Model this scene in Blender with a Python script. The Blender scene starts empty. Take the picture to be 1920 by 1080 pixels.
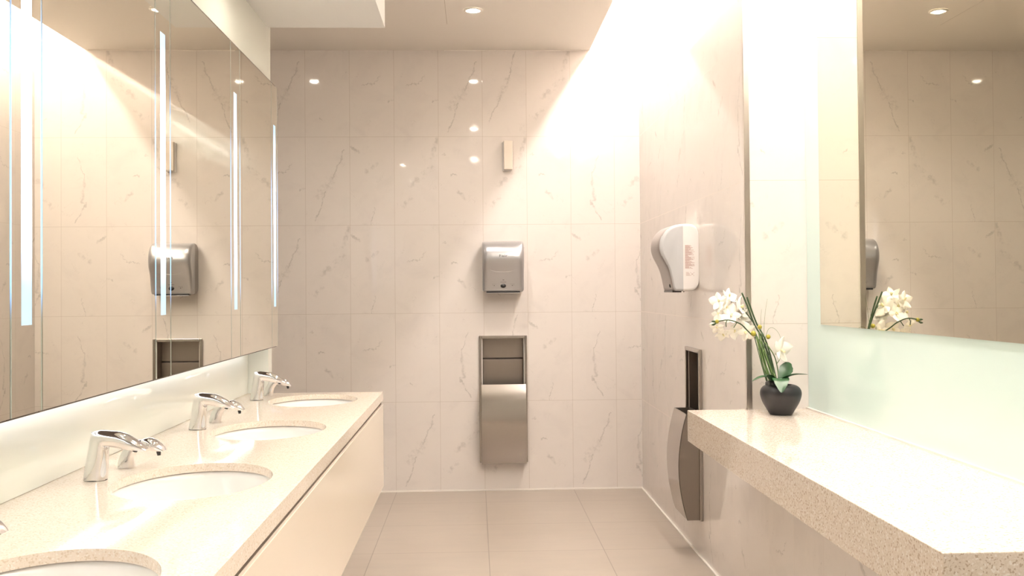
import bpy, bmesh, math, random
from mathutils import Vector, Matrix
random.seed(7)
C = bpy.context.scene.collection
S = bpy.context.scene
PI = math.pi

# ---------------------------------------------------------------- camera, world, exposure
H, D, XR, CEIL = 1.3505, 6.7075, 1.132, 2.996      # camera height, back wall, right wall, ceiling
cam = bpy.data.cameras.new('camera'); cam_o = bpy.data.objects.new('camera', cam); C.objects.link(cam_o)
yaw, pitch, roll = 0.0374, 0.01513, 0.0083
cam.sensor_width = 36; cam.lens = 36 * 1848.7 / 1920
cam.shift_y = -22.0 / 1920; cam.clip_start = 0.02
fw = Vector((math.sin(yaw) * math.cos(pitch), math.cos(yaw) * math.cos(pitch), math.sin(pitch)))
rt = Vector((math.cos(yaw), -math.sin(yaw), 0))
up = rt.cross(fw)
# photograph rolled counter-clockwise in the picture = camera rolled clockwise
r2 = rt * math.cos(roll) - up * math.sin(roll)
u2 = rt * math.sin(roll) + up * math.cos(roll)
m = Matrix((r2, u2, -fw)).transposed().to_4x4(); m.translation = (0, 0, H)
cam_o.matrix_world = m
S.camera = cam_o
S.view_settings.view_transform = 'Standard'; S.view_settings.look = 'None'
S.view_settings.exposure = 0.70; S.view_settings.gamma = 1; S.view_settings.use_curve_mapping = False
w = bpy.data.worlds.new('world'); S.world = w; w.use_nodes = True
w.node_tree.nodes['Background'].inputs[0].default_value = (1.0, 0.93, 0.84, 1)
w.node_tree.nodes['Background'].inputs[1].default_value = 0.05

LAMP = dict(down=32.0, down_disc=150.0, cove=84.0, led=2.4, glow=4.0, soffit=4.6, cove2=24.0)

# ---------------------------------------------------------------- material helpers
def mat(name, base=(.8, .8, .8), rough=.5, metal=0, ior=1.5, coat=0, spec=None):
    m = bpy.data.materials.new(name); m.use_nodes = True
    b = m.node_tree.nodes['Principled BSDF']
    b.inputs['Base Color'].default_value = (*base, 1); b.inputs['Roughness'].default_value = rough
    b.inputs['Metallic'].default_value = metal; b.inputs['IOR'].default_value = ior
    b.inputs['Coat Weight'].default_value = coat; b.inputs['Coat Roughness'].default_value = .03
    if spec is not None: b.inputs['Specular IOR Level'].default_value = spec
    return m
class G:
    """tiny node writer"""
    def __init__(s, m): s.m = m; s.nt = m.node_tree; s.b = s.nt.nodes['Principled BSDF']
    def n(s, t, **k):
        o = s.nt.nodes.new(t)
        for a, v in k.items(): setattr(o, a, v)
        return o
    def put(s, sock, v):
        if isinstance(v, bpy.types.NodeSocket): s.nt.links.new(v, sock)
        else: sock.default_value = v
    def M(s, op, a, b=None, c=None, clamp=False):
        o = s.n('ShaderNodeMath', operation=op, use_clamp=clamp)
        for i, v in enumerate((a, b, c)):
            if v is not None: s.put(o.inputs[i], v)
        return o.outputs[0]
    def xyz(s, x, y, z=0.0):
        o = s.n('ShaderNodeCombineXYZ')
        for i, v in enumerate((x, y, z)): s.put(o.inputs[i], v)
        return o.outputs[0]
    def sep(s, v):
        o = s.n('ShaderNodeSeparateXYZ'); s.put(o.inputs[0], v); return o.outputs
    def noise(s, vec, scale, detail=3, rough=.55, dist=0):
        o = s.n('ShaderNodeTexNoise'); s.put(o.inputs['Vector'], vec)
        o.inputs['Scale'].default_value = scale; o.inputs['Detail'].default_value = detail
        o.inputs['Roughness'].default_value = rough; o.inputs['Distortion'].default_value = dist
        return o.outputs['Fac']
    def step(s, v, a, b):
        o = s.n('ShaderNodeMapRange', interpolation_type='SMOOTHSTEP'); s.put(o.inputs[0], v)
        s.put(o.inputs[1], a); s.put(o.inputs[2], b)
        return o.outputs[0]
    def mix(s, f, a, b):
        o = s.n('ShaderNodeMix', data_type='RGBA'); s.put(o.inputs[0], f)
        s.put(o.inputs[6], a if isinstance(a, bpy.types.NodeSocket) else (*a, 1)); s.put(o.inputs[7], b if isinstance(b, bpy.types.NodeSocket) else (*b, 1))
        return o.outputs[2]
    def attr(s, name):
        o = s.n('ShaderNodeAttribute', attribute_name=name); return o.outputs
    def bump(s, h, strength, dist):
        o = s.n('ShaderNodeBump'); s.put(o.inputs['Height'], h); o.inputs['Strength'].default_value = strength
        o.inputs['Distance'].default_value = dist; s.nt.links.new(o.outputs[0], s.b.inputs['Normal'])
    def obj(s): return s.n('ShaderNodeTexCoord').outputs['Object']

# ---------------------------------------------------------------- materials
def marble():
    m = mat('marble_tile', (.8, .75, .7), .04, ior=1.62); g = G(m)
    uv = g.sep(g.n('ShaderNodeUVMap').outputs[0]); X = g.M('MULTIPLY', uv[0], .3); Y = g.M('MULTIPLY', uv[1], .6)
    kind = g.attr('tile_kind')[2]
    q = g.xyz(X, Y, g.M('MULTIPLY', kind, 3.17))
    n1 = g.noise(q, 16, 3); n2 = g.noise(g.xyz(X, Y, g.M('ADD', g.M('MULTIPLY', kind, 3.17), 40.0)), 16, 3)
    wx = g.M('MULTIPLY_ADD', g.M('SUBTRACT', n1, .5), .05, X); wy = g.M('MULTIPLY_ADD', g.M('SUBTRACT', n2, .5), .05, Y)
    n3 = g.noise(q, 70, 2)
    wx = g.M('MULTIPLY_ADD', g.M('SUBTRACT', n3, .5), .018, wx); n4 = g.noise(q, 38, 3, .65); wy = g.M('MULTIPLY_ADD', g.M('SUBTRACT', n4, .5), .045, wy)
    brk = g.noise(q, 28, 4, .7)
    tot = None
    W = g.sep(g.attr('vein_width')[1])
    for i in range(3):
        a = g.attr('vein_%d' % i); c = g.n('ShaderNodeSeparateColor'); g.put(c.inputs[0], a[0])
        ax, ay, bx, by = c.outputs[0], c.outputs[1], c.outputs[2], a[3]
        px = g.M('SUBTRACT', wx, ax); py = g.M('SUBTRACT', wy, ay); ex = g.M('SUBTRACT', bx, ax); ey = g.M('SUBTRACT', by, ay)
        L = g.M('ADD', g.M('ADD', g.M('MULTIPLY', ex, ex), g.M('MULTIPLY', ey, ey)), 1e-5)
        h = g.M('DIVIDE', g.M('ADD', g.M('MULTIPLY', px, ex), g.M('MULTIPLY', py, ey)), L, clamp=True)
        dx = g.M('SUBTRACT', px, g.M('MULTIPLY', ex, h)); dy = g.M('SUBTRACT', py, g.M('MULTIPLY', ey, h))
        dd = g.M('SQRT', g.M('ADD', g.M('MULTIPLY', dx, dx), g.M('MULTIPLY', dy, dy)))
        wd = W[i]
        thin = g.M('SUBTRACT', 1.0, g.M('DIVIDE', dd, g.M('ADD', wd, 1e-6)), clamp=True)
        on = g.M('GREATER_THAN', wd, .0005)
        # wide veins are cloudy and broken, narrow ones crisp
        wide = g.step(wd, .005, .02)
        tex = g.M('ADD', g.M('MULTIPLY', wide, g.M('SUBTRACT', g.step(brk, .40, .66), 1.0)), 1.0)
        s_ = g.M('MULTIPLY', g.M('MULTIPLY', g.M('POWER', thin, .8), on), tex)
        s_ = g.M('MULTIPLY', s_, g.M('SUBTRACT', 1.0, g.M('MULTIPLY', wide, .25)))
        tot = s_ if tot is None else g.M('MAXIMUM', tot, s_)
    tot = g.M('MULTIPLY', tot, g.step(brk, .30, .55))
    # faint cloudy ground and hairlines
    big = g.noise(q, 5, 4, .6, .6)
    hair = g.M('SUBTRACT', 1.0, g.step(g.M('ABSOLUTE', g.M('SUBTRACT', g.noise(q, 7, 4, .6, 1.0), .5)), .0, .014))
    hair = g.M('MULTIPLY', g.M('MULTIPLY', hair, g.step(g.noise(q, 9, 2), .52, .68)), .16)
    fleck = g.M('MULTIPLY', g.M('MULTIPLY', g.step(g.noise(q, 22, 3, .6, 1.2), .68, .78), .4), g.step(big, .5, .62))
    base = g.mix(g.M('MULTIPLY', g.step(big, .45, .75), .35), (.765, .71, .665), (.64, .59, .56))
    v = g.M('MAXIMUM', g.M('MAXIMUM', g.M('MULTIPLY', tot, .54), hair), fleck, clamp=True)
    col = g.mix(v, base, (.36, .33, .30))
    # grout at the tile edges
    ed = g.M('MINIMUM', g.M('MINIMUM', X, g.M('SUBTRACT', .3, X)), g.M('MINIMUM', Y, g.M('SUBTRACT', .6, Y)))
    gr = g.M('SUBTRACT', 1.0, g.step(ed, .0005, .0013))
    col = g.mix(g.M('MULTIPLY', gr, .75), col, (.40, .32, .25))
    g.put(g.b.inputs['Base Color'], col)
    g.put(g.b.inputs['Roughness'], g.M('MULTIPLY_ADD', gr, .5, .045))
    g.bump(g.M('ADD', g.step(ed, .0, .003), g.M('MULTIPLY', g.noise(q, 6, 1), .10)), .05, .0012)
    return m
def floor_mat():
    m = mat('floor_tile', (.5, .42, .34), .3); g = G(m); o = g.obj(); p = g.sep(o)
    def line(v, off, per):
        f = g.M('FRACT', g.M('DIVIDE', g.M('SUBTRACT', v, off), per))
        return g.M('MULTIPLY', g.M('MINIMUM', f, g.M('SUBTRACT', 1.0, f)), per)
    e = g.M('MINIMUM', line(p[0], .06 - 6.0, .6), line(p[1], D - .37 - 12.0, .6))
    gr = g.M('SUBTRACT', 1.0, g.step(e, .0014, .0030))
    n = g.noise(o, 2.2, 5, .6); n2 = g.noise(g.xyz(g.M('MULTIPLY', p[0], 1.0), g.M('MULTIPLY', p[1], 5.0), 0.0), 3.0, 4, .6)
    c = g.mix(g.M('MULTIPLY', n, 1.0), (.335, .285, .235), (.455, .395, .335))
    c = g.mix(g.M('MULTIPLY', g.step(n2, .4, .7), .25), c, (.32, .28, .245))
    c = g.mix(g.M('MULTIPLY', gr, .75), c, (.19, .155, .125))
    g.put(g.b.inputs['Base Color'], c)
    g.put(g.b.inputs['Roughness'], g.M('MULTIPLY_ADD', n, .12, .25))
    g.bump(g.M('ADD', g.step(e, 0, .003), g.M('MULTIPLY', g.noise(o, 60, 3), .05)), .2, .001)
    return m
def quartz(name, a, b, dark, light, sc):
    m = mat(name, a, .07, spec=.4); g = G(m); o = g.obj()
    vo = g.n('ShaderNodeTexVoronoi'); g.put(vo.inputs['Vector'], o); vo.inputs['Scale'].default_value = sc
    r = g.n('ShaderNodeSeparateColor'); g.put(r.inputs[0], vo.outputs['Color'])
    v2 = g.n('ShaderNodeTexVoronoi'); g.put(v2.inputs['Vector'], o); v2.inputs['Scale'].default_value = sc * .62
    r2 = g.n('ShaderNodeSeparateColor'); g.put(r2.inputs[0], v2.outputs['Color'])
    c = g.mix(g.M('MULTIPLY', r.outputs[0], .9), a, b)
    c = g.mix(g.M('MULTIPLY', g.M('GREATER_THAN', r2.outputs[1], .86), .75), c, dark)
    c = g.mix(g.M('MULTIPLY', g.M('GREATER_THAN', r2.outputs[0], .88), .8), c, light)
    g.put(g.b.inputs['Base Color'], c)
    return m
def plaster(name, c, rough=.7):
    m = mat(name, c, rough); g = G(m); n = g.noise(g.obj(), 90, 3)
    g.bump(n, .06, .001); k = g.noise(g.obj(), 1.3, 2)
    g.put(g.b.inputs['Base Color'], g.mix(k, tuple(x * .98 for x in c), c)); return m
def brushed(name, c, rough, vertical=True, metal=1.0):
    m = mat(name, c, rough, metal); g = G(m); p = g.sep(g.obj())
    q = g.xyz(g.M('MULTIPLY', p[0], 3.0), g.M('MULTIPLY', p[1], 3.0), g.M('MULTIPLY', p[2], 260.0)) if not vertical else \
        g.xyz(g.M('MULTIPLY', p[0], 900.0), g.M('MULTIPLY', p[1], 900.0), g.M('MULTIPLY', p[2], 12.0))
    n = g.noise(q, 1.0, 3)
    g.put(g.b.inputs['Roughness'], g.M('MULTIPLY_ADD', n, .06, rough - .03))
    g.put(g.b.inputs['Base Color'], g.mix(n, tuple(x * .88 for x in c), c)); return m
def emit(name, c, s):
    m = mat(name, (.9, .9, .9), .4); b = m.node_tree.nodes['Principled BSDF']
    b.inputs['Emission Color'].default_value = (*c, 1); b.inputs['Emission Strength'].default_value = s; return m

M_MARBLE = marble(); M_FLOOR = floor_mat()
M_QL = quartz('cream_quartz', (.77, .665, .56), (.83, .73, .63), (.66, .53, .40), (.86, .80, .72), 520)
M_QR = quartz('speckled_quartz', (.68, .59, .50), (.77, .69, .61), (.44, .33, .24), (.84, .79, .74), 400)
M_CEIL = plaster('ceiling_paint', (.86, .81, .74))
M_WHITE = plaster('white_paint', (.84, .81, .77))
M_CAULK = mat('white_grout', (.85, .80, .74), .5)
M_PANEL = mat('gloss_cream_laminate', (.79, .69, .575), .06)
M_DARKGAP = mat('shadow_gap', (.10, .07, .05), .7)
M_GLASSW = mat('back_painted_white_glass', (.85, .865, .80), .03, coat=0)
M_GLASSR = mat('back_painted_pale_green_glass', (.67, .83, .80), .03, coat=0)
M_MIRL = mat('mirror_silver', (.82, .80, .71), .0, 1.0)
M_MIRR = mat('mirror_silver_warm', (.76, .74, .64), .0, 1.0)
M_EDGE = mat('mirror_dark_edge', (.10, .075, .06), .35, .4)
M_BEVEL = mat('glass_bevel', (.80, .88, .82), .12)
M_CHROME = mat('chrome', (.80, .79, .79), .07, 1.0)
M_STEEL = brushed('brushed_steel', (.46, .42, .385), .19, True)
M_STEELD = brushed('dark_brushed_steel', (.34, .295, .26), .36, True)
M_TRIM = brushed('trim_steel', (.60, .55, .50), .30, True)
M_SILVER = mat('silver_plastic', (.50, .50, .512), .28, .75)
M_SILVERD = mat('silver_plastic_shell', (.36, .33, .31), .38, .6)
M_PORC = mat('white_porcelain', (.90, .885, .87), .06)
M_PWHITE = mat('white_plastic', (.80, .765, .74), .25)
M_PGREY = mat('pale_grey_plastic', (.50, .50, .505), .28)
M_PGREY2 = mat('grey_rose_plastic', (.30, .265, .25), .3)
M_BLACK = mat('black_plastic', (.02, .018, .018), .3)
M_INK = mat('grey_print', (.10, .09, .09), .6)
M_INKR = mat('brown_print', (.32, .13, .09), .6)
M_POT = mat('matte_black_ceramic', (.016, .015, .017), .42)
M_LEAF = mat('dark_green_leaf', (.018, .075, .022), .28)
M_STEM = mat('green_stem', (.10, .17, .045), .5)
M_STEMD = mat('dark_green_stem', (.035, .07, .025), .5)
M_BUD = mat('olive_bud', (.33, .29, .03), .4)
M_PETAL = mat('white_petal', (.90, .86, .78), .5)
M_PETAL.node_tree.nodes['Principled BSDF'].inputs['Subsurface Weight'].default_value = .0
M_CENTRE = mat('yellow_petal_lip', (.80, .72, .42), .5)
M_LAMPRING = mat('white_lamp_ring', (.82, .78, .72), .35)
M_LAMP = emit('lamp_glow', (1.0, .90, .76), LAMP['down_disc'])
M_UNDER = emit('cabinet_tube_glow', (.95, .96, 1.0), LAMP['glow'])
M_COVE = emit('cove_tube_glow', (1.0, .91, .85), LAMP['cove'])
def led_mat():
    m = emit('led_window_glow', (.80, .86, 1.0), LAMP['led']); g = G(m); p = g.sep(g.obj())
    z = p[2]
    body = g.M('MULTIPLY', g.step(z, 1.36, 1.50), g.M('SUBTRACT', 1.0, g.step(z, 1.86, 2.10)))
    # view-dependent dimming put into the emission: weaker and bluer towards both ends
    g.put(g.b.inputs['Emission Strength'], g.M('MULTIPLY_ADD', body, LAMP['led'], .55))
    g.put(g.b.inputs['Emission Color'], g.mix(body, (.38, .68, 1.0), (.68, .78, 1.0)))
    g.b.inputs['Base Color'].default_value = (.3, .35, .42, 1)
    return m
M_LED = led_mat()
def glow_mat():
    m = emit('blue_edge_glow', (.16, .46, 1.0), 1.0); g = G(m); p = g.sep(g.obj()); z = p[2]  # lamp light leaking along the glass edges, put in as emission
    body = g.M('MULTIPLY', g.step(z, 1.29, 1.42), g.M('SUBTRACT', 1.0, g.step(z, 1.75, 2.02)))
    g.put(g.b.inputs['Emission Strength'], g.M('MULTIPLY', body, 1.35))
    g.b.inputs['Base Color'].default_value = (.35, .38, .34, 1)
    return m
M_GLOW = glow_mat()

# ---------------------------------------------------------------- mesh helpers
def obj(name, bm, m, parent=None, smooth=False, bevel=0, seg=2, mats=None, auto=None):
    me = bpy.data.meshes.new(name); bmesh.ops.recalc_face_normals(bm, faces=bm.faces)
    bm.to_mesh(me); bm.free()
    for x in (mats or [m]): me.materials.append(x)
    if smooth: me.polygons.foreach_set('use_smooth', [True] * len(me.polygons))
    if auto is not None: me.set_sharp_from_angle(angle=math.radians(auto))
    o = bpy.data.objects.new(name, me); C.objects.link(o)
    if parent: o.parent = parent
    if bevel:
        b = o.modifiers.new('bevel', 'BEVEL'); b.width = bevel; b.segments = seg; b.limit_method = 'ANGLE'
    return o
def box(bm, x0, x1, y0, y1, z0, z1):
    v = [bm.verts.new((x, y, z)) for z in (z0, z1) for y in (y0, y1) for x in (x0, x1)]
    fs = [bm.faces.new([v[i] for i in q]) for q in ((0, 2, 3, 1), (4, 5, 7, 6), (0, 1, 5, 4), (2, 6, 7, 3), (0, 4, 6, 2), (1, 3, 7, 5))]
    return fs
def bx(*a):
    bm = bmesh.new(); box(bm, *a); return bm
def tag(o, label, cat, group=None):
    o['label'] = label; o['category'] = cat
    if group: o['group'] = group
    return o
def thing(name, label, cat, loc, rz=0, group=None):
    o = bpy.data.objects.new(name, None); C.objects.link(o); o.empty_display_size = .05
    o.location = loc; o.rotation_euler = (0, 0, rz); return tag(o, label, cat, group)
def struct(name, bm, m, **k):
    o = obj(name, bm, m, **k); o['kind'] = 'structure'; return o
def copy_tree(o, parent=None):
    c = o.copy(); C.objects.link(c); c.parent = parent
    for ch in list(o.children): copy_tree(ch, c)
    return c
def tube(bm, pts, radii, n=10, cap=True):
    pts = [Vector(p) for p in pts]; rings = []
    if not hasattr(radii, '__len__'): radii = [radii] * len(pts)
    nrm = None
    for i, p in enumerate(pts):
        t = (pts[min(i + 1, len(pts) - 1)] - pts[max(i - 1, 0)]).normalized()
        if nrm is None: nrm = t.orthogonal().normalized()
        nrm = (nrm - t * nrm.dot(t)).normalized(); b = t.cross(nrm)
        rings.append([bm.verts.new(p + (nrm * math.cos(a) + b * math.sin(a)) * radii[i]) for a in [2 * PI * k / n for k in range(n)]])
    for a, b in zip(rings, rings[1:]):
        for k in range(n): bm.faces.new((a[k], a[(k + 1) % n], b[(k + 1) % n], b[k]))
    if cap: bm.faces.new(rings[0][::-1]); bm.faces.new(rings[-1])
def smooth_path(pts, sub=4):
    pts = [Vector(p) for p in pts]; out = []
    for i in range(len(pts) - 1):
        p0 = pts[max(i - 1, 0)]; p1 = pts[i]; p2 = pts[i + 1]; p3 = pts[min(i + 2, len(pts) - 1)]
        for k in range(sub):
            t = k / sub
            out.append(.5 * ((2 * p1) + (p2 - p0) * t + (2 * p0 - 5 * p1 + 4 * p2 - p3) * t * t + (3 * p1 - p0 - 3 * p2 + p3) * t ** 3))
    out.append(pts[-1]); return out
def lathe(bm, prof, n=48, cx=0, cy=0, sx=1, sy=1):
    rings = [[bm.verts.new((cx + r * sx * math.cos(2 * PI * k / n), cy + r * sy * math.sin(2 * PI * k / n), z)) for k in range(n)] for r, z in prof]
    for a, b in zip(rings, rings[1:]):
        for k in range(n): bm.faces.new((a[k], a[(k + 1) % n], b[(k + 1) % n], b[k]))
    return rings
def prism_x(bm, prof, x0, x1):
    """profile of (y, z) extruded along x"""
    a = [bm.verts.new((x0, y, z)) for y, z in prof]; b = [bm.verts.new((x1, y, z)) for y, z in prof]
    bm.faces.new(a); bm.faces.new(b[::-1]); n = len(prof)
    for i in range(n): bm.faces.new((a[i], a[(i + 1) % n], b[(i + 1) % n], b[i]))

# ---------------------------------------------------------------- tiled marble walls (tile 0.30 x 0.60)
VEINS = {   # u across, v down the tile; (u0, v0, u1, v1, width in m)
 'A': [(.86, .15, .62, .48, .008), (.64, .46, .28, .66, .034), (.45, .62, .22, .95, .006)],
 'B': [(.28, .42, .50, .40, .0045), (.50, .40, .72, .31, .003), (.86, .61, .98, .57, .007)],
 'C': [(.56, .80, .47, 1.0, .0035), (.36, .40, .60, .30, .018), (.04, .12, .20, .16, .010)],
 'D': [(.04, .86, .40, .68, .020), (.34, .56, .85, .34, .026), (.84, .24, .98, .04, .016)],
 'E': [(.76, .03, .58, .40, .006), (.60, .36, .38, .56, .030), (.42, .55, .14, .82, .007)],
 'F': [(.30, .42, .37, .43, .007), (.42, .60, .62, .72, .014), (.10, .20, .16, .21, .005)],
 'G': [(.62, .22, .50, .48, .004), (.50, .48, .52, .74, .014), (.45, .74, .70, .96, .006)],
 'H': [(0, 0, 0, 0, 0), (0, 0, 0, 0, 0), (.3, .8, .36, .81, .006)],
}
KN = 'ABCDEFGH'
JX, W0 = .0575, .0055
BACK = {r: dict(zip(range(-6, 5), row)) for r, row in enumerate([
    'HAHBBAEDGHA', 'HBACDFDFGDH', 'FADCBFHBCGH', 'HHFBHGECGBH', 'GFHFADDFAGH'])}   # rows from the top, columns -6..4
def tiled(name, O, U, N, ua, ub, va, vb, u0, depth=.12, holes=(), kinds=None, seed=0):
    O, U, N = Vector(O), Vector(U), Vector(N)
    us = {ua, ub}; vs = {va, vb}
    k = math.ceil((ua - u0) / .3 - 1e-6)
    while u0 + k * .3 < ub - 1e-6: us.add(u0 + k * .3); k += 1
    k = math.ceil((va - W0) / .6 - 1e-6)
    while W0 + k * .6 < vb - 1e-6: vs.add(W0 + k * .6); k += 1
    for h in holes: us |= {h[0], h[1]}; vs |= {h[2], h[3]}
    def clean(s):
        out = []
        for x in sorted(s):
            if not out or x - out[-1] > 1e-5: out.append(x)
        return out
    us, vs = clean(us), clean(vs)
    bm = bmesh.new(); V = {}; info = []
    def vert(i, j):
        if (i, j) not in V: V[i, j] = bm.verts.new(O + U * us[i] + Vector((0, 0, vs[j])))
        return V[i, j]
    for i in range(len(us) - 1):
        for j in range(len(vs) - 1):
            uc, vc = (us[i] + us[i + 1]) / 2, (vs[j] + vs[j + 1]) / 2
            if any(h[0] < uc < h[1] and h[2] < vc < h[3] for h in holes): continue
            bm.faces.new((vert(i, j), vert(i + 1, j), vert(i + 1, j + 1), vert(i, j + 1)))
            c = math.floor((uc - u0) / .3); r = math.floor((vc - W0) / .6)
            rt_ = 4 - r
            if kinds and rt_ in kinds and c in kinds[rt_]: kd = kinds[rt_][c]
            else: kd = random.Random(seed * 999 + c * 37 + r * 101).choice('HABCDFGHFB')
            info.append((kd, c, r))
    nf = len(bm.faces)
    # back and sides
    b = [bm.verts.new(O + U * u + Vector((0, 0, v)) - N * depth) for u, v in ((us[0], vs[0]), (us[-1], vs[0]), (us[-1], vs[-1]), (us[0], vs[-1]))]
    bm.faces.new(b)
    nu, nv = len(us), len(vs)
    bm.faces.new([vert(i, 0) for i in range(nu)] + [b[1], b[0]])
    bm.faces.new([vert(i, nv - 1) for i in range(nu)] + [b[2], b[3]])
    bm.faces.new([vert(0, j) for j in range(nv)] + [b[3], b[0]])
    bm.faces.new([vert(nu - 1, j) for j in range(nv)] + [b[2], b[1]])
    for f in bm.faces: f.normal_update()
    for f in list(bm.faces)[:nf]:
        if f.normal.dot(N) < 0: f.normal_flip()
    me = bpy.data.meshes.new(name); bm.to_mesh(me); bm.free(); me.materials.append(M_MARBLE)
    me.uv_layers.new(name='UVMap')
    for nm, ty in (('tile_kind', 'FLOAT'), ('vein_width', 'FLOAT_VECTOR'), ('vein_0', 'FLOAT_COLOR'), ('vein_1', 'FLOAT_COLOR'), ('vein_2', 'FLOAT_COLOR')):
        me.attributes.new(nm, ty, 'CORNER')
    uvl = me.uv_layers['UVMap']; kd_a = me.attributes['tile_kind']; vw = me.attributes['vein_width']
    vv = [me.attributes['vein_%d' % i] for i in range(3)]
    for p in me.polygons:
        for li in p.loop_indices:
            if p.index < nf:
                kd, c, r = info[p.index]
                co = me.vertices[me.loops[li].vertex_index].co
                uu = (co - O).dot(U); vz = (co - O).z
                uvl.data[li].uv = ((uu - (u0 + c * .3)) / .3, 1 - (vz - (W0 + r * .6)) / .6)
                kd_a.data[li].value = KN.index(kd)
                vw.data[li].vector = [s[4] for s in VEINS[kd]]
                for i in range(3):
                    s = VEINS[kd][i]; vv[i].data[li].color = (s[0] * .3, s[1] * .6, s[2] * .3, s[3] * .6)
            else: uvl.data[li].uv = (.5, .5); kd_a.data[li].value = 7
    o = bpy.data.objects.new(name, me); C.objects.link(o); o['kind'] = 'structure'; return o

# bin holes: back wall and right wall
BIN_W, BIN_Z0, BIN_Z1 = .3265, .192, 1.050
bcx = .186; hb = (bcx - .14, bcx + .14, BIN_Z0 + .02, BIN_Z1 - .02)
bcy = 5.065; hr_ = (D - bcy - .14, D - bcy + .14, BIN_Z0 + .02, BIN_Z1 - .02)
XL = -2.7; YF = -1.6; XN = 1.39; YN = 4.08; SLOT = .795; STOP = 3.30; NICHE_Z = .72
tiled('wall_back', (0, D, 0), (1, 0, 0), (0, -1, 0), XL, XN + .1, 0, 3.32, JX, holes=[hb], kinds=BACK)
tiled('wall_right', (XR, D, 0), (0, -1, 0), (-1, 0, 0), 0, D - YN, 0, 3.32, -.02, holes=[hr_], depth=.35, seed=3)
tiled('wall_right', (XR, YN, 0), (0, -1, 0), (-1, 0, 0), 0, YN - YF, 0, NICHE_Z, -.02 + .0, depth=.35, seed=3)
# short wall closing the far end of the counter recess (its face towards the camera)
tiled('wall_right', (0, YN - .001, 0), (1, 0, 0), (0, -1, 0), XR, XN + .1, NICHE_Z, 3.32, XR - .03, depth=.02, kinds=None, seed=11)
struct('wall_right', bx(XN + .006, XN + .12, YF, YN, NICHE_Z, 3.32), M_WHITE)
struct('wall_front', bx(XL - .1, XN + .12, YF - .1, YF, 0, 3.4), M_WHITE)
struct('wall_left', bx(-1.20, -1.07, YF, 4.642, 0, CEIL), M_WHITE)
struct('wall_left', bx(XL - .1, XL, 4.0, D + .1, 0, CEIL), M_WHITE)
struct('wall_left', bx(XL, -1.2, 4.0, 4.1, 0, CEIL), M_WHITE)
struct('floor', bx(XL - .1, XN + .12, YF - .1, D + .12, -.1, 0), M_FLOOR)
cl = struct('ceiling', bx(XL - .1, SLOT, YF - .1, D + .1, CEIL, STOP), M_CEIL)
jl = obj('joint_line', bx(-.162, -.160, 4.9, 6.05, CEIL - .0004, CEIL + .001), mat('joint_shade', (.45, .38, .30), .8), cl)
struct('ceiling', bx(SLOT - .2, XN + .12, YF - .1, D + .1, STOP, STOP + .08), M_WHITE)
# upper wall and bulkhead over the mirrors, and the nib that ends the vanity wall
struct('wall_left', bx(-1.058, -.967, YF, 4.642, 2.305, CEIL), M_GLASSW)
struct('ceiling_bulkhead', bx(-.967, -.417, YF, 4.66, 2.60, CEIL), plaster('bulkhead_paint', (.87, .86, .84)))
nb = struct('wall_left', bx(-1.20, -.967, 4.643, 4.72, 0, CEIL), M_GLASSW)
# caulk lines
struct('trim_1', bx(XL, XR, D - .006, D, 0, .010), M_CAULK)
struct('trim_2', bx(XR - .010, XR, YF, D, 0, .006), M_CAULK)
struct('trim_3', bx(-.2, SLOT, D - .004, D, CEIL - .005, CEIL), M_CAULK)
# metal corner trim on the right wall
struct('trim_4', bx(XR - .004, XR + .018, YN - .006, YN + .004, .855, 3.2), M_TRIM)

# ---------------------------------------------------------------- vanity
VX, VT, VB, VY0, VY1 = -.435, .885, .863, -.2, 4.64   # thin slab with a deeper front edge
VA = .845
SINKS = [(-.707, 4.315), (-.707, 3.405), (-.707, 2.500), (-.707, 1.595)]
SA, SB = .190, .247
def counter_top():
    bm = bmesh.new(); N = 72; ys = [VY1] + [(SINKS[i][1] + SINKS[i + 1][1]) / 2 for i in range(3)] + [1.14]
    x0, x1 = -1.068, VX
    for (cx, cy), yb, ya in zip(SINKS, ys, ys[1:]):
        rings = {}
        for z in (VT, VB):
            inn, out = [], []
            for k in range(N):
                a = 2 * PI * (k + .5) / N; c, s = math.cos(a), math.sin(a)
                inn.append(bm.verts.new((cx + SA * c, cy + SB * s, z)))
                tx = ((x1 if c > 0 else x0) - cx) / c if abs(c) > 1e-9 else 1e9
                ty = ((yb if s > 0 else ya) - cy) / s if abs(s) > 1e-9 else 1e9
                t = min(tx, ty); out.append(bm.verts.new((cx + t * c, cy + t * s, z)))
            # pull nearest ray to each corner
            for X, Y in ((x0, ya), (x0, yb), (x1, ya), (x1, yb)):
                v = min(out, key=lambda v: (v.co.x - X) ** 2 + (v.co.y - Y) ** 2); v.co.x = X; v.co.y = Y
            for k in range(N): bm.faces.new((inn[k], inn[(k + 1) % N], out[(k + 1) % N], out[k]))
            rings[z] = inn, out
        for k in range(N):
            j = (k + 1) % N
            bm.faces.new((rings[VT][0][k], rings[VT][0][j], rings[VB][0][j], rings[VB][0][k]))
            a, b = rings[VT][1][k], rings[VT][1][j]
            if (abs(a.co.x - b.co.x) < 1e-6) or (yb == VY1 and abs(a.co.y - VY1) < 1e-6 and abs(b.co.y - VY1) < 1e-6):
                bm.faces.new((a, b, rings[VB][1][j], rings[VB][1][k]))
    box(bm, x0, x1, VY0, 1.14, VB, VT); box(bm, x1 - .03, x1, VY0, VY1, VA, VB - .00002); box(bm, x0, x1 - .03, VY1 - .03, VY1, VA, VB - .00002)
    bmesh.ops.remove_doubles(bm, verts=bm.verts, dist=1e-5)
    return bm
van = thing('vanity_unit', 'long wall-hung vanity with cream speckled stone top and glossy cream front below the mirrors', 'vanity', (-.75, 2.3, 0))
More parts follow.
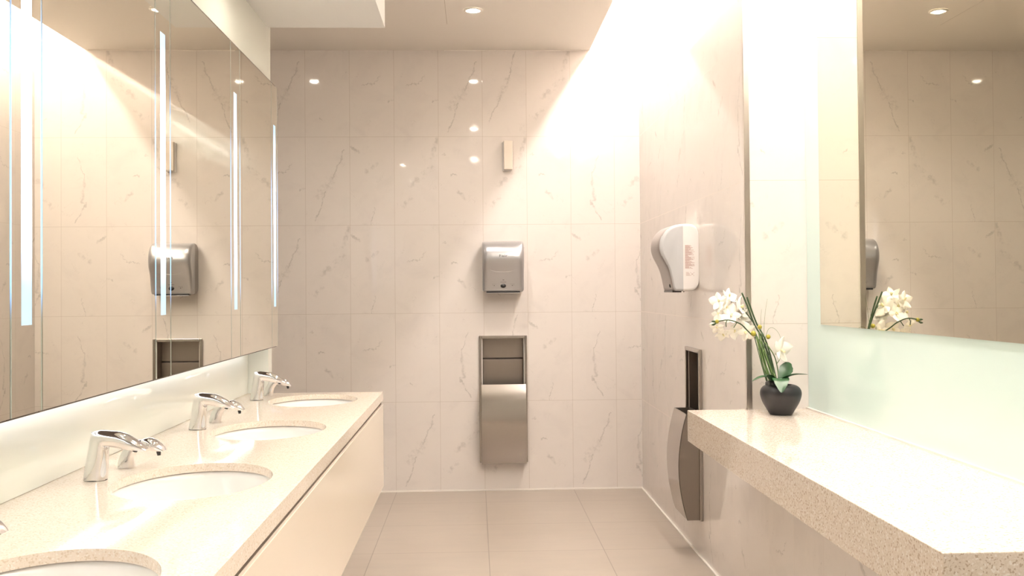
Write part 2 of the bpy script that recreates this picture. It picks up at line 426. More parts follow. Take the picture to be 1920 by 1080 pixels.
def under(parent, o):
    o.matrix_parent_inverse = Matrix.Translation(parent.location).inverted(); return o
under(van, obj('countertop', counter_top(), M_QL, van))
under(van, obj('front_panel', bx(VX - .022, VX + .001, VY0, VY1, .445, .828), M_PANEL, van, bevel=.0015))
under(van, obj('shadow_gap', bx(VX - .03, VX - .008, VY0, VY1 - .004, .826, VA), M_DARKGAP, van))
under(van, obj('end_panel', bx(-1.05, VX - .022, VY1 - .02, VY1 - .001, .445, VA - .001), M_PANEL, van))
under(van, obj('bottom_panel', bx(-1.05, VX - .022, VY0, VY1 - .02, .445, .465), M_PANEL, van))
SL = ['oval white undermount basin farthest along the cream vanity', 'oval white basin second from the far end of the cream vanity',
      'whole oval white basin nearest the camera with an overflow hole showing', 'white basin cut off by the bottom left corner of the photo']
def make_basin():
    t = thing('wash_basin', SL[0], 'basin', (SINKS[0][0], SINKS[0][1], VB), 0, 'undermount basins in the vanity')
    bm = bmesh.new(); n = 72
    pr = [(1.03, -.001), (1.0, -.004), (.985, -.02), (.95, -.06), (.86, -.10), (.66, -.130), (.40, -.142), (.12, -.146)]
    prof = [(r, z) for r, z in pr]
    R1 = lathe(bm, prof, n, sx=SA + .004, sy=SB + .004); bm.faces.new(R1[-1])
    R2 = lathe(bm, [(1.06, -.001), (1.05, -.03), (1.0, -.075), (.88, -.125), (.62, -.155), (.12, -.160)], n, sx=SA + .004, sy=SB + .004); bm.faces.new(R2[-1])
    for k in range(n): bm.faces.new((R1[0][k], R1[0][(k + 1) % n], R2[0][(k + 1) % n], R2[0][k]))
    obj('bowl', bm, M_PORC, t, smooth=True, auto=60)
    bm = bmesh.new(); R = lathe(bm, [(.001, -.1445), (.020, -.1445), (.024, -.1425), (.026, -.1455)], 24); obj('drain', bm, M_CHROME, t, smooth=True)
    bm = bmesh.new(); tube(bm, [(-.1875, -.09, -.030), (-.160, -.085, -.034)], .007, 14); 
    obj('overflow_hole', bm, M_BLACK, t)
    return t
b0 = make_basin()
for i, (sx, sy) in enumerate(SINKS[1:]):
    c = copy_tree(b0); c.location = (sx, sy, VB); c['label'] = SL[i + 1]

# taps: column that bends into a flat tapering spout
def sweep(bm, rings, n=28, power=3.0):
    """rings: (x, z, half thickness, half width, angle of the path)"""
    rs = []
    for x, z, ht, hw, a in rings:
        nx, nz = -math.sin(a), math.cos(a); ring = []
        for k in range(n):
            t = 2 * PI * k / n; c, s = math.cos(t), math.sin(t)
            e = 2 / power; c = math.copysign(abs(c) ** e, c); s = math.copysign(abs(s) ** e, s)
            ring.append(bm.verts.new((x + nx * ht * c, hw * s, z + nz * ht * c)))
        rs.append(ring)
    for a, b in zip(rs, rs[1:]):
        for k in range(n): bm.faces.new((a[k], a[(k + 1) % n], b[(k + 1) % n], b[k]))
    bm.faces.new(rs[0][::-1]); bm.faces.new(rs[-1])
R = math.radians
FL = ['chrome tap standing beside the farthest basin', 'chrome tap at the second basin from the far end of the vanity', 'large chrome tap nearest the camera beside the basin with the overflow hole']
DL = ['low chrome soap spout just behind the farthest tap', 'low chrome soap spout behind the second tap from the far end', 'low chrome soap spout behind the nearest tap',
      'chrome spout tip with dark nozzle at the left edge of the photo']
def make_tap():
    t = thing('tap', FL[0], 'tap', (-.957, 4.35, VT), 0, 'chrome taps on the vanity')
    bm = bmesh.new()
    sweep(bm, [(0, .001, .0275, .024, R(90)), (.003, .03, .0262, .0235, R(87)), (.006, .058, .0245, .0228, R(84)), (.0085, .078, .0230, .0225, R(81)), (.0098, .090, .0238, .0225, R(66)),
               (.0118, .1025, .0268, .0225, R(44)), (.024, .1045, .0222, .0225, R(18)), (.040, .1025, .0203, .022, R(3)), (.058, .1000, .0200, .022, R(-10)),
               (.075, .0945, .0185, .0215, R(-20)), (.092, .0875, .0150, .021, R(-25)), (.108, .0815, .0100, .0195, R(-28)), (.121, .0765, .0060, .018, R(-30)), (.1275, .0735, .0025, .016, R(-32))])
    obj('body', bm, M_CHROME, t, smooth=True, auto=50)
    bm = bmesh.new(); tube(bm, [(.100, 0, .0775), (.0975, 0, .0695)], [.0070, .0060], 16); obj('aerator', bm, M_BLACK, t, smooth=True, auto=40)
    bm = bmesh.new(); lathe(bm, [(.0285, .0), (.0290, .0015), (.0275, .0022)], 32, sy=.88); obj('base_ring', bm, M_BLACK, t)
    return t
def make_soap():
    t = thing('soap_spout', DL[0], 'soap dispenser', (-.941, 4.52, VT), 0, 'chrome soap spouts on the vanity')
    bm = bmesh.new()
    sweep(bm, [(0, .001, .0205, .018, R(90)), (.0015, .016, .0200, .018, R(84)), (.006, .032, .0190, .0175, R(70)), (.0135, .046, .0175, .017, R(52)),
               (.024, .057, .0155, .017, R(35)), (.036, .0635, .0125, .017, R(15)), (.047, .0650, .0110, .0175, R(-2))])
    obj('neck', bm, M_CHROME, t, smooth=True, auto=50)
    bm = bmesh.new()
    sweep(bm, [(.043, .0655, .0085, .015, R(20)), (.050, .0665, .0125, .019, R(5)), (.060, .0655, .0150, .0215, R(-14)), (.074, .0600, .0145, .0225, R(-24)),
               (.088, .0530, .0105, .0215, R(-30)), (.099, .0470, .0045, .0185, R(-33)), (.1035, .0440, .0015, .016, R(-34))])
    obj('head', bm, M_CHROME, t, smooth=True, auto=50)
    bm = bmesh.new(); tube(bm, [(.086, 0, .046), (.0875, 0, .037), (.088, 0, .032)], [.0062, .0055, .0045], 14); obj('nozzle', bm, M_BLACK, t, smooth=True, auto=40)
    return t
tp = make_tap(); sp = make_soap()
for i, y in enumerate((3.432, 2.522)):
    c = copy_tree(tp); c.location = (-.957, y, VT); c['label'] = FL[i + 1]
for i, y in enumerate((3.602, 2.692, 1.787)):
    c = copy_tree(sp); c.location = (-.941, y, VT); c['label'] = DL[i + 1]

# glass splashback behind the taps
tag(obj('glass_splashback', bx(-1.069, -1.060, VY0, 4.640, VT + .001, 2.60), M_GLASSW), 'pale glossy glass splashback between the vanity top and mirrors', 'splashback')

# ---------------------------------------------------------------- mirror cabinets on the left
XM, MZ0, MZ1 = -.9055, 1.105, 2.298
wide = [(2.0986, 2.8305), (2.9727, 3.697), (3.8445, 4.429), (1.222, 1.9565), (.35, 1.08)]
slim = [(4.429, 4.566), (3.697, 3.8445), (2.8305, 2.9727), (1.9565, 2.0986), (1.08, 1.222)]
WL = ['widest visible mirror door, between the two leftmost light strips', 'mirror door between the second and third light strips from the left edge',
      'mirror door between the two farthest light strips', 'mirror door at the left edge of the photo, left of the nearest light strip', 'mirror door nearest the camera outside the left edge']
NL = ['narrow mirror panel with light strip farthest from the camera, ending the mirror row', 'narrow lit mirror panel second from the far end of the row',
      'narrow lit mirror panel crossing the reflected silver dispenser', 'lit mirror panel with the widest light strip nearest the left edge of the photo', 'lit mirror panel outside the left edge']
for i, (a, b) in enumerate(wide):
    t = thing('mirror_cabinet', WL[i], 'mirror cabinet', (-1.0, (a + b) / 2, MZ0), 0, 'mirror cabinets above the vanity')
    g_ = .0018
    under(t, obj('cabinet_body', bx(-1.059, XM - .007, a + g_, b - g_, MZ0, MZ1 + .006), M_EDGE, t))
    under(t, obj('mirror_door', bx(XM - .006, XM, a + g_, b - g_, MZ0 + .005, MZ1 - .005), M_MIRL, t))
for i, (a, b) in enumerate(slim):
    t = thing('lit_mirror_panel', NL[i], 'mirror light', (-1.0, (a + b) / 2, MZ0), 0, 'lit mirror panels above the vanity')
    g_ = .0018; cy = (a + b) / 2
    if i == 0: cy += .004
    under(t, obj('cabinet_body', bx(-1.059, XM - .007, a + g_, b - g_, MZ0, MZ1 + .006), M_EDGE, t))
    bm = bmesh.new()        # mirror face around the light window
    s0, s1, l0, l1 = cy - .024, cy + .024, 1.290, 2.112
    for q in ((a + .006, s0, MZ0 + .005, MZ1 - .005), (s1, b - .006, MZ0 + .005, MZ1 - .005), (s0, s1, MZ0 + .005, l0), (s0, s1, l1, MZ1 - .005)):
        box(bm, XM - .006, XM, q[0], q[1], q[2], q[3])
    under(t, obj('mirror_face', bm, M_MIRL, t))
    under(t, obj('light_strip', bx(XM - .006, XM - .001, s0, s1, l0, l1), M_LED, t))
    bm = bmesh.new(); box(bm, XM - .006, XM + .0002, a + g_, a + .006, MZ0 + .005, MZ1 - .005); box(bm, XM - .006, XM + .0002, b - .006, b - g_, MZ0 + .005, MZ1 - .005)
    under(t, obj('glass_edge', bm, M_GLOW, t))

# ---------------------------------------------------------------- right side: stone shelf, glass, mirror
RX, RT, RB, RY0 = .878, .850, .721, 1.836
sh = tag(obj('stone_shelf', bx(RX, XN - .002, RY0, YN - .001, RB, RT), M_QR, bevel=.002), 'thick speckled beige stone shelf along the right wall holding the orchid', 'shelf')
# part of the shelf stands over the lower wall; keep it clear of the tiled face
tag(obj('glass_wall_panel', bx(XN - .002, XN + .005, YF + .02, YN - .003, RT + .002, 3.28), M_GLASSR), 'pale green back-painted glass panel above the right stone shelf', 'glass panel')
struct('trim_5', bx(XN - .014, XN - .0025, YF + .02, YN - .003, RT, RT + .007), M_CAULK)
wm = thing('wall_mirror', 'large wall mirror on the pale green glass at the right', 'mirror', (XN - .004, 2.2, 1.207))
under(wm, obj('mirror_glass', bx(XN - .0075, XN - .0045, -.9, 3.905, 1.207, 2.97), M_MIRR, wm))
under(wm, obj('mirror_backing', bx(XN - .0045, XN - .0022, -.895, 3.900, 1.210, 2.965), M_EDGE, wm))

# ---------------------------------------------------------------- hand-towel dispensers (same moulding, silver and white)
PROF = [(0, .292), (-.002, .308), (-.008, .323), (-.019, .334), (-.034, .3405), (-.052, .3425), (-.090, .3415), (-.130, .334), (-.160, .318), (-.183, .292), (-.1975, .262), (-.2025, .230), (-.2000, .205),
        (-.191, .180), (-.176, .153), (-.162, .126), (-.152, .098), (-.144, .068), (-.138, .040), (-.134, .020), (-.128, .008), (-.118, .003), (-.06, .001), (-.036, .003), (-.020, .009), (-.008, .020), (-.002, .034), (0, .050)]
SP = [tuple(v) for v in smooth_path([(0, y, z) for y, z in PROF], 3)]; SP = [(y, z) for _, y, z in SP]
def make_dispenser(kind, label, loc, rz):
    silver = kind == 'silver'
    t = thing('towel_dispenser', label, 'towel dispenser', loc, rz)
    Wd = .1375
    cut = -.080
    # rear shell
    back = [(0, .012), (0, .335)] + [(y, z) for y, z in SP if y > cut and z > .2] + [(cut, .3420)] + [(cut, .0020)] + [(y, z) for y, z in SP if y > cut and z < .2]
    bm = bmesh.new()
    ys = [p for p in back]
    # order: up the wall side, over the top to the seam, down the seam, along the bottom
    top = sorted([p for p in SP if p[0] > cut and p[1] > .2], key=lambda p: -p[0]); bot = sorted([p for p in SP if p[0] > cut and p[1] < .2], key=lambda p: p[0])
    prof = top + [(cut, .3420), (cut, .0018)] + bot
    svals = sorted({q for k in range(9) for q in (1 - .11 * (1 - math.sin(k / 8 * PI / 2)), -1 + .11 * (1 - math.sin(k / 8 * PI / 2)))} | {k / 4 - .75 for k in range(7)})
    def kround(s):
        q = max(0, (abs(s) - .89) / .11); return 1 - .088 * (1 - math.sqrt(max(0, 1 - q * q)))
    cols = [[bm.verts.new((s * Wd, y, .17 + (z - .17) * kround(s))) for y, z in prof] for s in svals]
    n_ = len(prof)
    for a, b in zip(cols, cols[1:]):
        for j in range(n_): bm.faces.new((a[j], b[j], b[(j + 1) % n_], a[(j + 1) % n_]))
    bm.faces.new(cols[0]); bm.faces.new(cols[-1][::-1])
    obj('rear_shell', bm, M_SILVERD if silver else M_PWHITE, t, smooth=True, auto=35)
    # front cover, crowned across its width with rounded shoulders
    fr = [(cut - .001, .3420)] + [p for p in SP if p[0] <= cut - .002] + [(cut - .001, .0018)]
    bm = bmesh.new(); NX = 24; cols = []
    cyy, czz = cut, .16
    for s in svals:
        e = 1 - (1 - abs(s)); k = 1 - .155 * max(0, (abs(s) - .80) / .20) ** 2.2 - .02 * s * s
        kz = kround(s)
        cols.append([bm.verts.new((s * Wd, cut - .001 + (y - cut + .001) * k, .17 + (z - .17) * kz)) for y, z in fr])
    for a, b in zip(cols, cols[1:]):
        for j in range(len(fr) - 1): bm.faces.new((a[j], b[j], b[j + 1], a[j + 1]))
        bm.faces.new((a[0], a[-1], b[-1], b[0]))
    cols[0][0]; bm.faces.new(cols[0]); bm.faces.new(cols[-1][::-1])
    cover = obj('front_cover', bm, M_SILVER if silver else M_PGREY, t, smooth=True, auto=32)
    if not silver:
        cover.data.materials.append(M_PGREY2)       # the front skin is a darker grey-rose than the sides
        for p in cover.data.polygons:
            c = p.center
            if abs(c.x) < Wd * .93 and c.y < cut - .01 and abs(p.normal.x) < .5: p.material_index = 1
    # paper slot under the cover
    obj('paper_slot', bx(-.112, .112, -.131, -.085, -.0045, .006), M_BLACK, t, bevel=.001)
    if silver: obj('lower_lip', bx(-.112, .112, -.133, -.120, -.0068, -.0046), M_SILVER, t, bevel=.001)
    def yat(z):                                     # front surface at height z
        best = [p for p in SP if p[0] < cut]
        for (y0, z0), (y1, z1) in zip(best, best[1:]):
            if min(z0, z1) <= z <= max(z0, z1) and z0 != z1: return y0 + (y1 - y0) * (z - z0) / (z1 - z0)
        return -.2
    if silver:
        cu = bpy.data.curves.new('lettering', 'FONT'); cu.body = 'Fair'; cu.size = .0235; cu.extrude = .0008; cu.align_x = 'CENTER'; cu.align_y = 'CENTER'; cu.space_character = 1.08
        cu.materials.append(M_INK)
        tmp = bpy.data.objects.new('tmp', cu); C.objects.link(tmp); bpy.context.view_layer.update()
        me = bpy.data.meshes.new_from_object(tmp.evaluated_get(bpy.context.evaluated_depsgraph_get())); bpy.data.objects.remove(tmp)
        for v in me.vertices: v.co.x *= 1.5
        lo = bpy.data.objects.new('lettering', me); C.objects.link(lo); lo.parent = t
        lo.rotation_euler = (PI / 2 , 0, 0); lo.location = (0.0, yat(.24) - .0012, .240)
        lo['label'] = 'dark printed word Fair'
        # smile-shaped crease
        bm = bmesh.new(); pts = []
        for i in range(21):
            s = -1 + i / 10; z = .132 + .016 * s * s
            pts.append((s * .088 - .002, yat(z) - .0002, z))
        tube(bm, pts, [.0004 + .0010 * (1 - abs(-1 + i / 10)) for i in range(21)], 8); obj('crease', bm, M_SILVER, t, smooth=True)
        # sensor and its marks
        bm = bmesh.new(); Rr = lathe(bm, [(.001, .006), (.0165, .004), (.0185, 0)], 28, sy=.8); so = obj('sensor', bm, M_BLACK, t, smooth=True)
        so.rotation_euler = (PI / 2 - .12, 0, 0); so.location = (0, yat(.040) - .0005, .042)
        bm = bmesh.new()
        for sgn in (-1, 1):
            y = yat(.052) - .0006; bm = bmesh.new()
            box(bm, sgn * .060 - .015, sgn * .060 + .015, y, y + .001, .0525, .0535)
            box(bm, sgn * .060 - .003, sgn * .060 + .003, yat(.044) - .0006, yat(.044) + .001, .0415, .0465)
            box(bm, sgn * .060 + sgn * .009, sgn * .060 + sgn * .013, yat(.047) - .0006, yat(.047) + .001, .0455, .0475)
            obj('arrow_mark', bm, M_INK, t)
        bm = bmesh.new(); box(bm, -.020, .020, yat(.066) - .0006, yat(.066) + .001, .0650, .0675); box(bm, -.005, .006, yat(.081) - .0006, yat(.081) + .001, .079, .084)
        obj('printed_mark', bm, M_INK, t)
    else:
        # printed instructions on the near side of the rear shell, small oval window on the front
        bm = bmesh.new(); rr = random.Random(4)
        side = -Wd - .0003 if True else 0
        z = .2320
        def bar(y0, y1, z0, z1):
            box(bm, side_x[0], side_x[1], y0, y1, z0, z1)
        side_x = (Wd - .0006, Wd + .0005)
        k = 0
        while z > .112:
            L = .012 + .034 * rr.random() if k % 7 else .020
            bar(-.070, -.070 + L, z, z + .0016); 
            if rr.random() < .7: bar(-.068 + L, min(-.022, -.064 + L + .02 * rr.random()), z, z + .0014)
            z -= .0040; k += 1
        for zz in (.095, .090, .085, .080): bar(-.066, -.052 + .006 * rr.random(), zz, zz + .0013)
        for j in range(6): bar(-.044 + j * .0035, -.042 + j * .0035, .094 - j * .0030, .096 - j * .0030); bar(-.044 + j * .0035, -.042 + j * .0035, .079 + j * .0030, .081 + j * .0030)
        obj('printed_instructions', bm, M_INKR, t)
        bm = bmesh.new()
        for s in (0,):
            pts = [(.085, yat(zz) - .001, zz) for zz in (.020, .026, .032, .038)]
            tube(bm, pts, [.003, .0052, .0052, .003], 10)
        obj('level_window', bm, M_BLACK, t, smooth=True)
        obj('seam_bead', bx(-Wd + .002, Wd + .0008, cut - .0012, cut, .010, .334), M_PGREY, t)
        bm = bmesh.new(); tube(bm, [(Wd - .02, -.072, .004), (Wd - .02, -.072, -.004)], .005, 12); obj('lock', bm, M_CHROME, t)
    return t
make_dispenser('silver', 'silver towel dispenser marked Fair on the marble back wall', (.187, D - .0005, 1.345), 0)
make_dispenser('white', 'white and grey towel dispenser on the right marble wall', (XR - .0005, 5.085, 1.342), -PI / 2)

# ---------------------------------------------------------------- recessed towel and waste units
def make_unit(label, loc, rz, dark):
    t = thing('waste_unit', label, 'waste bin', loc, rz, 'recessed towel and waste units')
    hw = BIN_W / 2; hz = BIN_Z1 - BIN_Z0; st = M_STEEL
    bm = bmesh.new()
    for q in ((-hw, -hw + .016, 0, hz), (hw - .016, hw, 0, hz), (-hw + .016, hw - .016, 0, .016), (-hw + .016, hw - .016, hz - .020, hz)):
        box(bm, q[0], q[1], -.018, -.0005, q[2], q[3])
    obj('frame', bm, st, t, bevel=.003, seg=2)
    bm = bmesh.new(); x0, x1, y1, z0, z1 = -hw + .0235, hw - .0235, .105, .0205, hz - .0205
    fs = box(bm, x0, x1, .0, y1, z0, z1)
    bm.faces.remove(fs[2])                           # open towards the room
    li = obj('recess_liner', bm, M_STEELD, t)
    bm = bmesh.new()
    prism_x(bm, [(.104, .702), (.104, .500), (.090, .500), (.090, .690)], x0 + .001, x1 - .001)
    obj('towel_shelf', bm, M_STEELD, t, bevel=.002)
    # bowed waste container
    hb_ = hz - .325; pf = []
    for i in range(17):
        s = i / 16; z = .003 + (hb_ - .003) * s
        pf.append((-(.080 + .042 * math.sin(PI * min(1, s)) ** .85), z))
    pts = [(-.0185, .003)] + pf + [(-.0185, hb_)]
    bm = bmesh.new(); bw = hw - .0135
    # open-topped shell: outer skin, thin rim
    nI = len(pf)
    L = [bm.verts.new((-bw, y, z)) for y, z in pf]; Rr = [bm.verts.new((bw, y, z)) for y, z in pf]
    for i in range(nI - 1): bm.faces.new((L[i], Rr[i], Rr[i + 1], L[i + 1]))
    Li = [bm.verts.new((-bw + .004, y + .004, z)) for y, z in pf]; Ri = [bm.verts.new((bw - .004, y + .004, z)) for y, z in pf]
    for i in range(nI - 1): bm.faces.new((Li[i], Li[i + 1], Ri[i + 1], Ri[i]))
    bm.faces.new((L[-1], Rr[-1], Ri[-1], Li[-1])); bm.faces.new((L[0], Li[0], Ri[0], Rr[0]))
    for i in range(nI - 1):
        bm.faces.new((L[i], L[i + 1], Li[i + 1], Li[i])); bm.faces.new((Rr[i], Ri[i], Ri[i + 1], Rr[i + 1]))
    obj('bin_front', bm, st, t, smooth=True, auto=40)
    bm = bmesh.new()
    for sx in (-1, 1):
        xa, xb = sorted((sx * (bw - .0005), sx * (bw - .0035)))
        prism_x(bm, [(.0, .006)] + [(y + .003, z) for y, z in pf] + [(.0, hb_)], xa, xb)
    box(bm, -bw + .004, bw - .004, -.078, .0, .003, .006)
    obj('bin_sides', bm, M_STEELD, t)
    obj('bin_back_lip', bx(-bw + .02, bw - .02, -.004, -.001, hb_ - .03, hb_ + .004), M_STEELD, t)
    return t
make_unit('recessed brushed steel towel niche and waste bin on the back wall', (bcx, D, BIN_Z0), 0, False)
make_unit('recessed steel waste bin on the right wall, seen from its side beyond the stone shelf', (XR, bcy, BIN_Z0), -PI / 2, True)

# ---------------------------------------------------------------- small sensor box on the back wall
t = thing('wall_sensor', 'small upright cream sensor box high on the marble back wall', 'sensor', (.229, D, 2.172))
obj('back_plate', bx(-.036, .022, -.012, -.0005, -.004, .194), M_PWHITE, t, bevel=.002)
obj('cover', bx(-.0285, .0315, -.042, -.012, .004, .2), mat('cream_plastic', (.80, .72, .62), .35), t, bevel=.004, seg=3)

# ---------------------------------------------------------------- orchid in a black pot
pot = thing('orchid_pot', 'round matte black pot with a white artificial orchid on the stone shelf', 'potted orchid', (1.2155, 3.900, RT))
bm = bmesh.new()
prof = smooth_path([(.001, 0, .001), (.040, 0, .001), (.0445, 0, .003), (.055, 0, .020), (.072, 0, .050), (.0805, 0, .078), (.0785, 0, .098), (.068, 0, .112), (.052, 0, .1185), (.042, 0, .1165), (.040, 0, .105), (.038, 0, .090), (.001, 0, .088)], 4)
lathe(bm, [(p.x, p.z) for p in prof], 56); obj('pot', bm, M_POT, pot, smooth=True)
bm = bmesh.new(); lathe(bm, [(.001, .132), (.022, .134), (.030, .128), (.031, .112), (.030, .095)], 32, cx=-.028, cy=.01); obj('inner_collar', bm, M_BLACK, pot, smooth=True)
def loc(p): return (p[0] - 1.2155, p[1] - 3.9, p[2] - RT)
def leaf(pts, widths, fold=.25, thick=.0012, m=M_LEAF, name='leaf', parent=pot, up=(0, 0, 1)):
    P = smooth_path([loc(p) for p in pts], 5); bm = bmesh.new(); rows = []; upv = Vector(up)
    n = len(P)
    for i, p in enumerate(P):
        tt = (P[min(i + 1, n - 1)] - P[max(i - 1, 0)]).normalized(); side = tt.cross(upv).normalized(); nn = side.cross(tt).normalized()
        f = i / (n - 1) * (len(widths) - 1); k = min(int(f), len(widths) - 2); wd = widths[k] + (widths[k + 1] - widths[k]) * (f - k)
        rows.append([p + side * wd * s + nn * wd * fold * abs(s) ** 1.5 for s in (-1, -.6, -.25, 0, .25, .6, 1)] + [nn])
    for lay in (0, 1):
        vs = [[bm.verts.new(q - r[-1] * thick * lay) for q in r[:-1]] for r in rows]
        for a, b in zip(vs, vs[1:]):
            for k in range(6): bm.faces.new((a[k], a[k + 1], b[k + 1], b[k]) if not lay else (a[k], b[k], b[k + 1], a[k + 1]))
    return obj(name, bm, m, parent, smooth=True)
leaf([(1.196, 3.895, .970), (1.165, 3.87, 1.000), (1.125, 3.855, 1.003), (1.084, 3.84, .990)], [.010, .020, .019, .012, .001])
leaf([(1.192, 3.905, .975), (1.180, 3.90, 1.000), (1.160, 3.89, 1.008), (1.150, 3.885, 1.006)], [.010, .014, .010, .002])
leaf([(1.200, 3.885, .990), (1.200, 3.855, .998), (1.195, 3.825, .985), (1.188, 3.800, .948)], [.012, .030, .033, .024, .003], fold=.1)
leaf([(1.218, 3.895, .975), (1.232, 3.905, 1.010), (1.244, 3.912, 1.030), (1.256, 3.914, 1.044), (1.264, 3.913, 1.050)], [.012, .024, .028, .020, .002], fold=.1, up=(-.35, -.8, .45))
leaf([(1.214, 3.885, .970), (1.232, 3.865, 1.000), (1.262, 3.850, 1.012), (1.304, 3.835, 1.014)], [.012, .023, .019, .011, .001], fold=.3)
# stems
def stem(pts, r, m=M_STEM, name='stem'):
    P = smooth_path([loc(p) for p in pts], 4); bm = bmesh.new()
    rr = r if not hasattr(r, '__len__') else [r[0] + (r[1] - r[0]) * i / (len(P) - 1) for i in range(len(P))]
    tube(bm, P, rr, 7); return obj(name, bm, m, pot, smooth=True)
stem([(1.205, 3.915, .962), (1.172, 3.965, 1.130), (1.142, 4.0, 1.205), (1.114, 4.0, 1.279), (1.091, 4.0, 1.336)], .0036, M_STEMD)
stem([(1.209, 3.915, .962), (1.180, 3.96, 1.130), (1.150, 3.99, 1.205), (1.128, 4.0, 1.270), (1.112, 4.0, 1.318)], .0034, M_STEMD)
rr = random.Random(12)
for k in range(13):
    f = k / 12; bxp = 1.166 + .046 * f; tx = 1.131 + .034 * f + rr.uniform(-.004, .004); tz = 1.13 + rr.uniform(-.02, .05)
    stem([(bxp, 3.905 + rr.uniform(-.012, .016), .968), ((bxp * .5 + tx * .5) + rr.uniform(-.004, .004), 3.93 + rr.uniform(-.01, .01), 1.05), (tx, 3.965 + rr.uniform(-.012, .012), tz)],
         .0018 + .0012 * rr.random(), M_STEM if k % 3 else M_STEMD, 'grass_stem')
# flowering branch to the left, with buds
stem([(1.190, 3.96, 1.085), (1.168, 4.0, 1.135), (1.150, 4.02, 1.152), (1.122, 3.965, 1.163), (1.090, 3.935, 1.188), (1.062, 3.925, 1.212), (1.015, 3.93, 1.228), (.962, 3.94, 1.219)], .0026, M_STEMD, 'flower_branch')
stem([(1.050, 3.926, 1.218), (1.042, 3.925, 1.206), (1.036, 3.925, 1.197)], .0018, M_STEMD, 'flower_branch')
stem([(1.012, 3.93, 1.228), (1.006, 3.93, 1.216), (1.007, 3.93, 1.200)], .0018, M_STEMD, 'flower_branch')
stem([(1.142, 4.0, 1.205), (1.120, 4.02, 1.245), (1.085, 4.03, 1.290), (1.060, 4.03, 1.300), (1.035, 4.02, 1.288)], .0020, M_STEMD, 'flower_branch')
stem([(1.168, 3.95, 1.135), (1.178, 3.93, 1.118), (1.201, 3.93, 1.08), (1.213, 3.93, 1.033), (1.214, 3.92, .985)], .0022, M_STEM, 'flower_branch')
stem([(1.210, 3.93, 1.050), (1.222, 3.93, 1.068), (1.226, 3.93, 1.095)], .0016, M_STEM, 'flower_branch')
for p, r in (((1.150, 3.955, 1.197), .0088), ((1.124, 3.955, 1.171), .0105), ((1.180, 3.94, 1.158), .0088), ((.972, 3.94, 1.221), .0078)):
    bm = bmesh.new(); bmesh.ops.create_uvsphere(bm, u_segments=16, v_segments=10, radius=r)
    for v in bm.verts: v.co.z *= 1.1; v.co.x *= 1.05; v.co += Vector(loc(p))
    obj('bud', bm, M_BUD, pot, smooth=True)
bm = bmesh.new(); tube(bm, [loc(p) for p in ((.966, 3.94, 1.221), (.958, 3.94, 1.222), (.950, 3.94, 1.222))], [.0035, .0045, .002], 8); tube(bm, [loc(p) for p in ((.968, 3.94, 1.215), (.958, 3.94, 1.209), (.950, 3.94, 1.208))], [.0035, .0045, .002], 8)
obj('twig_tip', bm, M_STEMD, pot, smooth=True)
for pts in ([(1.165, 3.95, 1.13), (1.168, 3.95, 1.225), (1.181, 3.95, 1.312)], [(1.170, 3.95, 1.15), (1.184, 3.95, 1.188), (1.204, 3.95, 1.193), (1.226, 3.95, 1.171), (1.236, 3.94, 1.132)],
            [(1.160, 3.96, 1.10), (1.146, 3.96, 1.14), (1.128, 3.97, 1.20)], [(1.160, 3.96, 1.12), (1.156, 3.96, 1.22), (1.160, 3.96, 1.27)], [(1.165, 3.94, 1.02), (1.140, 3.93, 1.08), (1.136, 3.93, 1.12)]):
    stem(pts, [.0009, .0004], M_STEM, 'tendril')
def flower(c, d, size, spin, seed, n=5):
    """orchid flower: five petals and a small lip, facing d"""
    rr = random.Random(seed); d = Vector(d).normalized(); a = d.orthogonal().normalized(); b = d.cross(a); c = Vector(loc(c)); bm = bmesh.new()
    for k in range(n):
        wide_ = k in (1, 4); th = spin + 2 * PI * k / n + rr.uniform(-.12, .12); e = a * math.cos(th) + b * math.sin(th); s = d.cross(e)
        Lp = size * (1.0 if not wide_ else 1.05); Wp = size * (.36 if not wide_ else .56); cup = rr.uniform(-.25, .45)
        rows = []
        for i in range(8):
            t = i / 7; wd = Wp * math.sin(PI * min(1, t * .94 + .05)) ** .7 * (1 - .15 * t); rise = size * (.10 * t + cup * t * t * .8)
            rows.append([c + e * Lp * t + s * wd * q + d * (rise - abs(q) ** 2 * wd * .35 + math.sin(q * 5 + seed + k) * size * .06 * t) for q in (-1, -.5, 0, .5, 1)])
        for lay in (0, 1):
            vs = [[bm.verts.new(p - d * .0006 * lay) for p in r] for r in rows]
            for x, y in zip(vs, vs[1:]):
                for j in range(4): bm.faces.new((x[j], x[j + 1], y[j + 1], y[j]))
    f = obj('flower', bm, M_PETAL, pot, smooth=True)
    bm = bmesh.new()
    for k in range(3):
        th = spin + PI + (k - 1) * .7; e = a * math.cos(th) + b * math.sin(th)
        tube(bm, [c + d * .001, c + d * size * .18 + e * size * .10, c + d * size * .30 + e * size * .22], [size * .09, size * .08, size * .03], 8)
    obj('lip', bm, M_CENTRE, f, smooth=True)
FLW = [((.996, 4.005, 1.302), (-.5, -1, .2), .036), ((1.044, 4.02, 1.322), (.4, -.8, .6), .036), ((1.026, 4.0, 1.278), (.6, -1, -.2), .034), ((1.086, 4.0, 1.276), (1, -.5, .4), .044),
       ((.992, 4.0, 1.250), (-.9, -.7, .3), .034), ((1.040, 3.985, 1.248), (-.3, -1, .35), .040), ((1.094, 4.01, 1.242), (.7, -1, .5), .036), ((.984, 3.99, 1.196), (-.6, -1, -.4), .030),
       ((1.008, 3.99, 1.168), (-.2, -.8, -.9), .030), ((1.056, 3.985, 1.184), (.3, -1, -.5), .036), ((1.104, 3.985, 1.178), (-.4, -1, -.1), .038),
       ((1.224, 3.915, 1.106), (.75, -1, .1), .050)]
for i, (c, d, s) in enumerate(FLW): flower(c, d, s * 1.08, .9 * i + .3, i)

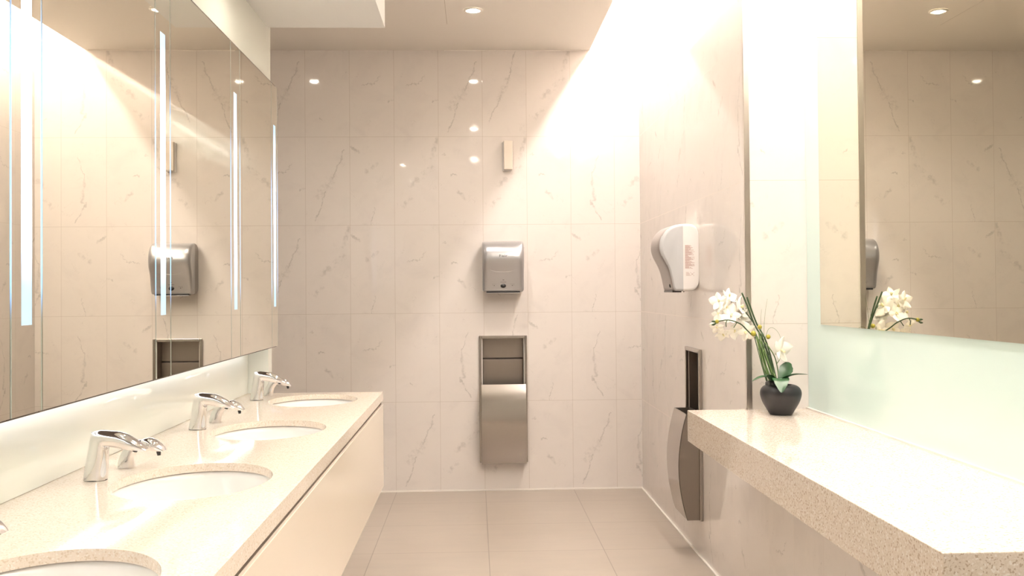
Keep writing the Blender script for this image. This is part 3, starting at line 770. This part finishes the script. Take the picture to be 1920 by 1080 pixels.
# ---------------------------------------------------------------- lamps
def make_downlight(x, y, label, z=CEIL, power=None, deep=False):
    t = thing('ceiling_downlight', label, 'downlight', (x, y, z), 0, 'recessed ceiling downlights')
    bm = bmesh.new(); lathe(bm, [(.030, -.002), (.034, -.007), (.050, -.008), (.056, -.004), (.056, -.0005)], 40); obj('ring', bm, M_LAMPRING, t, smooth=True)
    bm = bmesh.new(); Rr = lathe(bm, [(.031, -.0012), (.026, -.0016)] if deep else [(.031, -.003), (.028, -.008), (.020, -.012), (.010, -.0135)], 32); bm.faces.new(Rr[-1]); obj('lamp', bm, M_LAMP, t)
    l = bpy.data.lights.new('downlight_beam', 'SPOT'); l.energy = power or LAMP['down']; l.spot_size = R(100 if deep else 135); l.spot_blend = .9; l.shadow_soft_size = .03; l.color = (1.0, .925, .855)
    lo = bpy.data.objects.new('downlight_beam', l); C.objects.link(lo); lo.location = (0, 0, -.017); lo.parent = t
    return t
make_downlight(0.0, 5.74, 'round ceiling downlight straight above the silver dispenser, directly visible')
make_downlight(-1.235, 5.74, 'ceiling downlight beyond the left mirrors, seen only in reflections', power=17)
make_downlight(0.0, 3.50, 'ceiling downlight over the middle of the room, reflected in the back wall tiles')
make_downlight(0.0, 1.19, 'ceiling downlight above the camera, reflected low in the back wall tiles')
for y, lb in ((3.75, 'downlight under the lowered ceiling over the far basins, above the top edge of the photo'), (2.35, 'downlight under the lowered ceiling over the middle basins, above the photo edge'), (.95, 'downlight under the lowered ceiling nearest the camera')):
    make_downlight(-.70, y, lb, 2.60, LAMP['soffit'], True)
ct = thing('cove_light', 'long light tube in the ceiling slot above the right stone shelf', 'cove light', (1.20, 2.0, 3.27))
bm = bmesh.new(); tube(bm, [(0, -2.5, 0), (0, 1.95, 0)], .018, 16); obj('tube', bm, emit('shelf_tube_glow', (1.0, .905, .87), LAMP['cove2']), ct, smooth=True)
obj('batten', bx(-.02, .02, -2.5, 1.95, .016, .0295), M_WHITE, ct)
ct = thing('cove_light', 'long warm light tube hidden in the slot above the right wall', 'cove light', (.97, 4.0, 3.27))
bm = bmesh.new(); tube(bm, [(0, -3.0, 0), (0, 2.55, 0)], .018, 16); obj('tube', bm, M_COVE, ct, smooth=True)
obj('batten', bx(-.02, .02, -3.0, 2.55, .016, .0295), M_WHITE, ct)

z = MZ0 - .012
t = thing('cabinet_light', 'slim white light tube fixed under the mirror cabinets, hidden from above', 'light tube', (-1.0, 2.4, z))
bm = bmesh.new(); tube(bm, [(-.02, -2.0, 0), (-.02, 2.15, 0)], .007, 12); obj('tube', bm, M_UNDER, t, smooth=True)
obj('tube_holder', bx(-.032, -.008, -2.0, 2.15, .0075, .0115), M_WHITE, t)
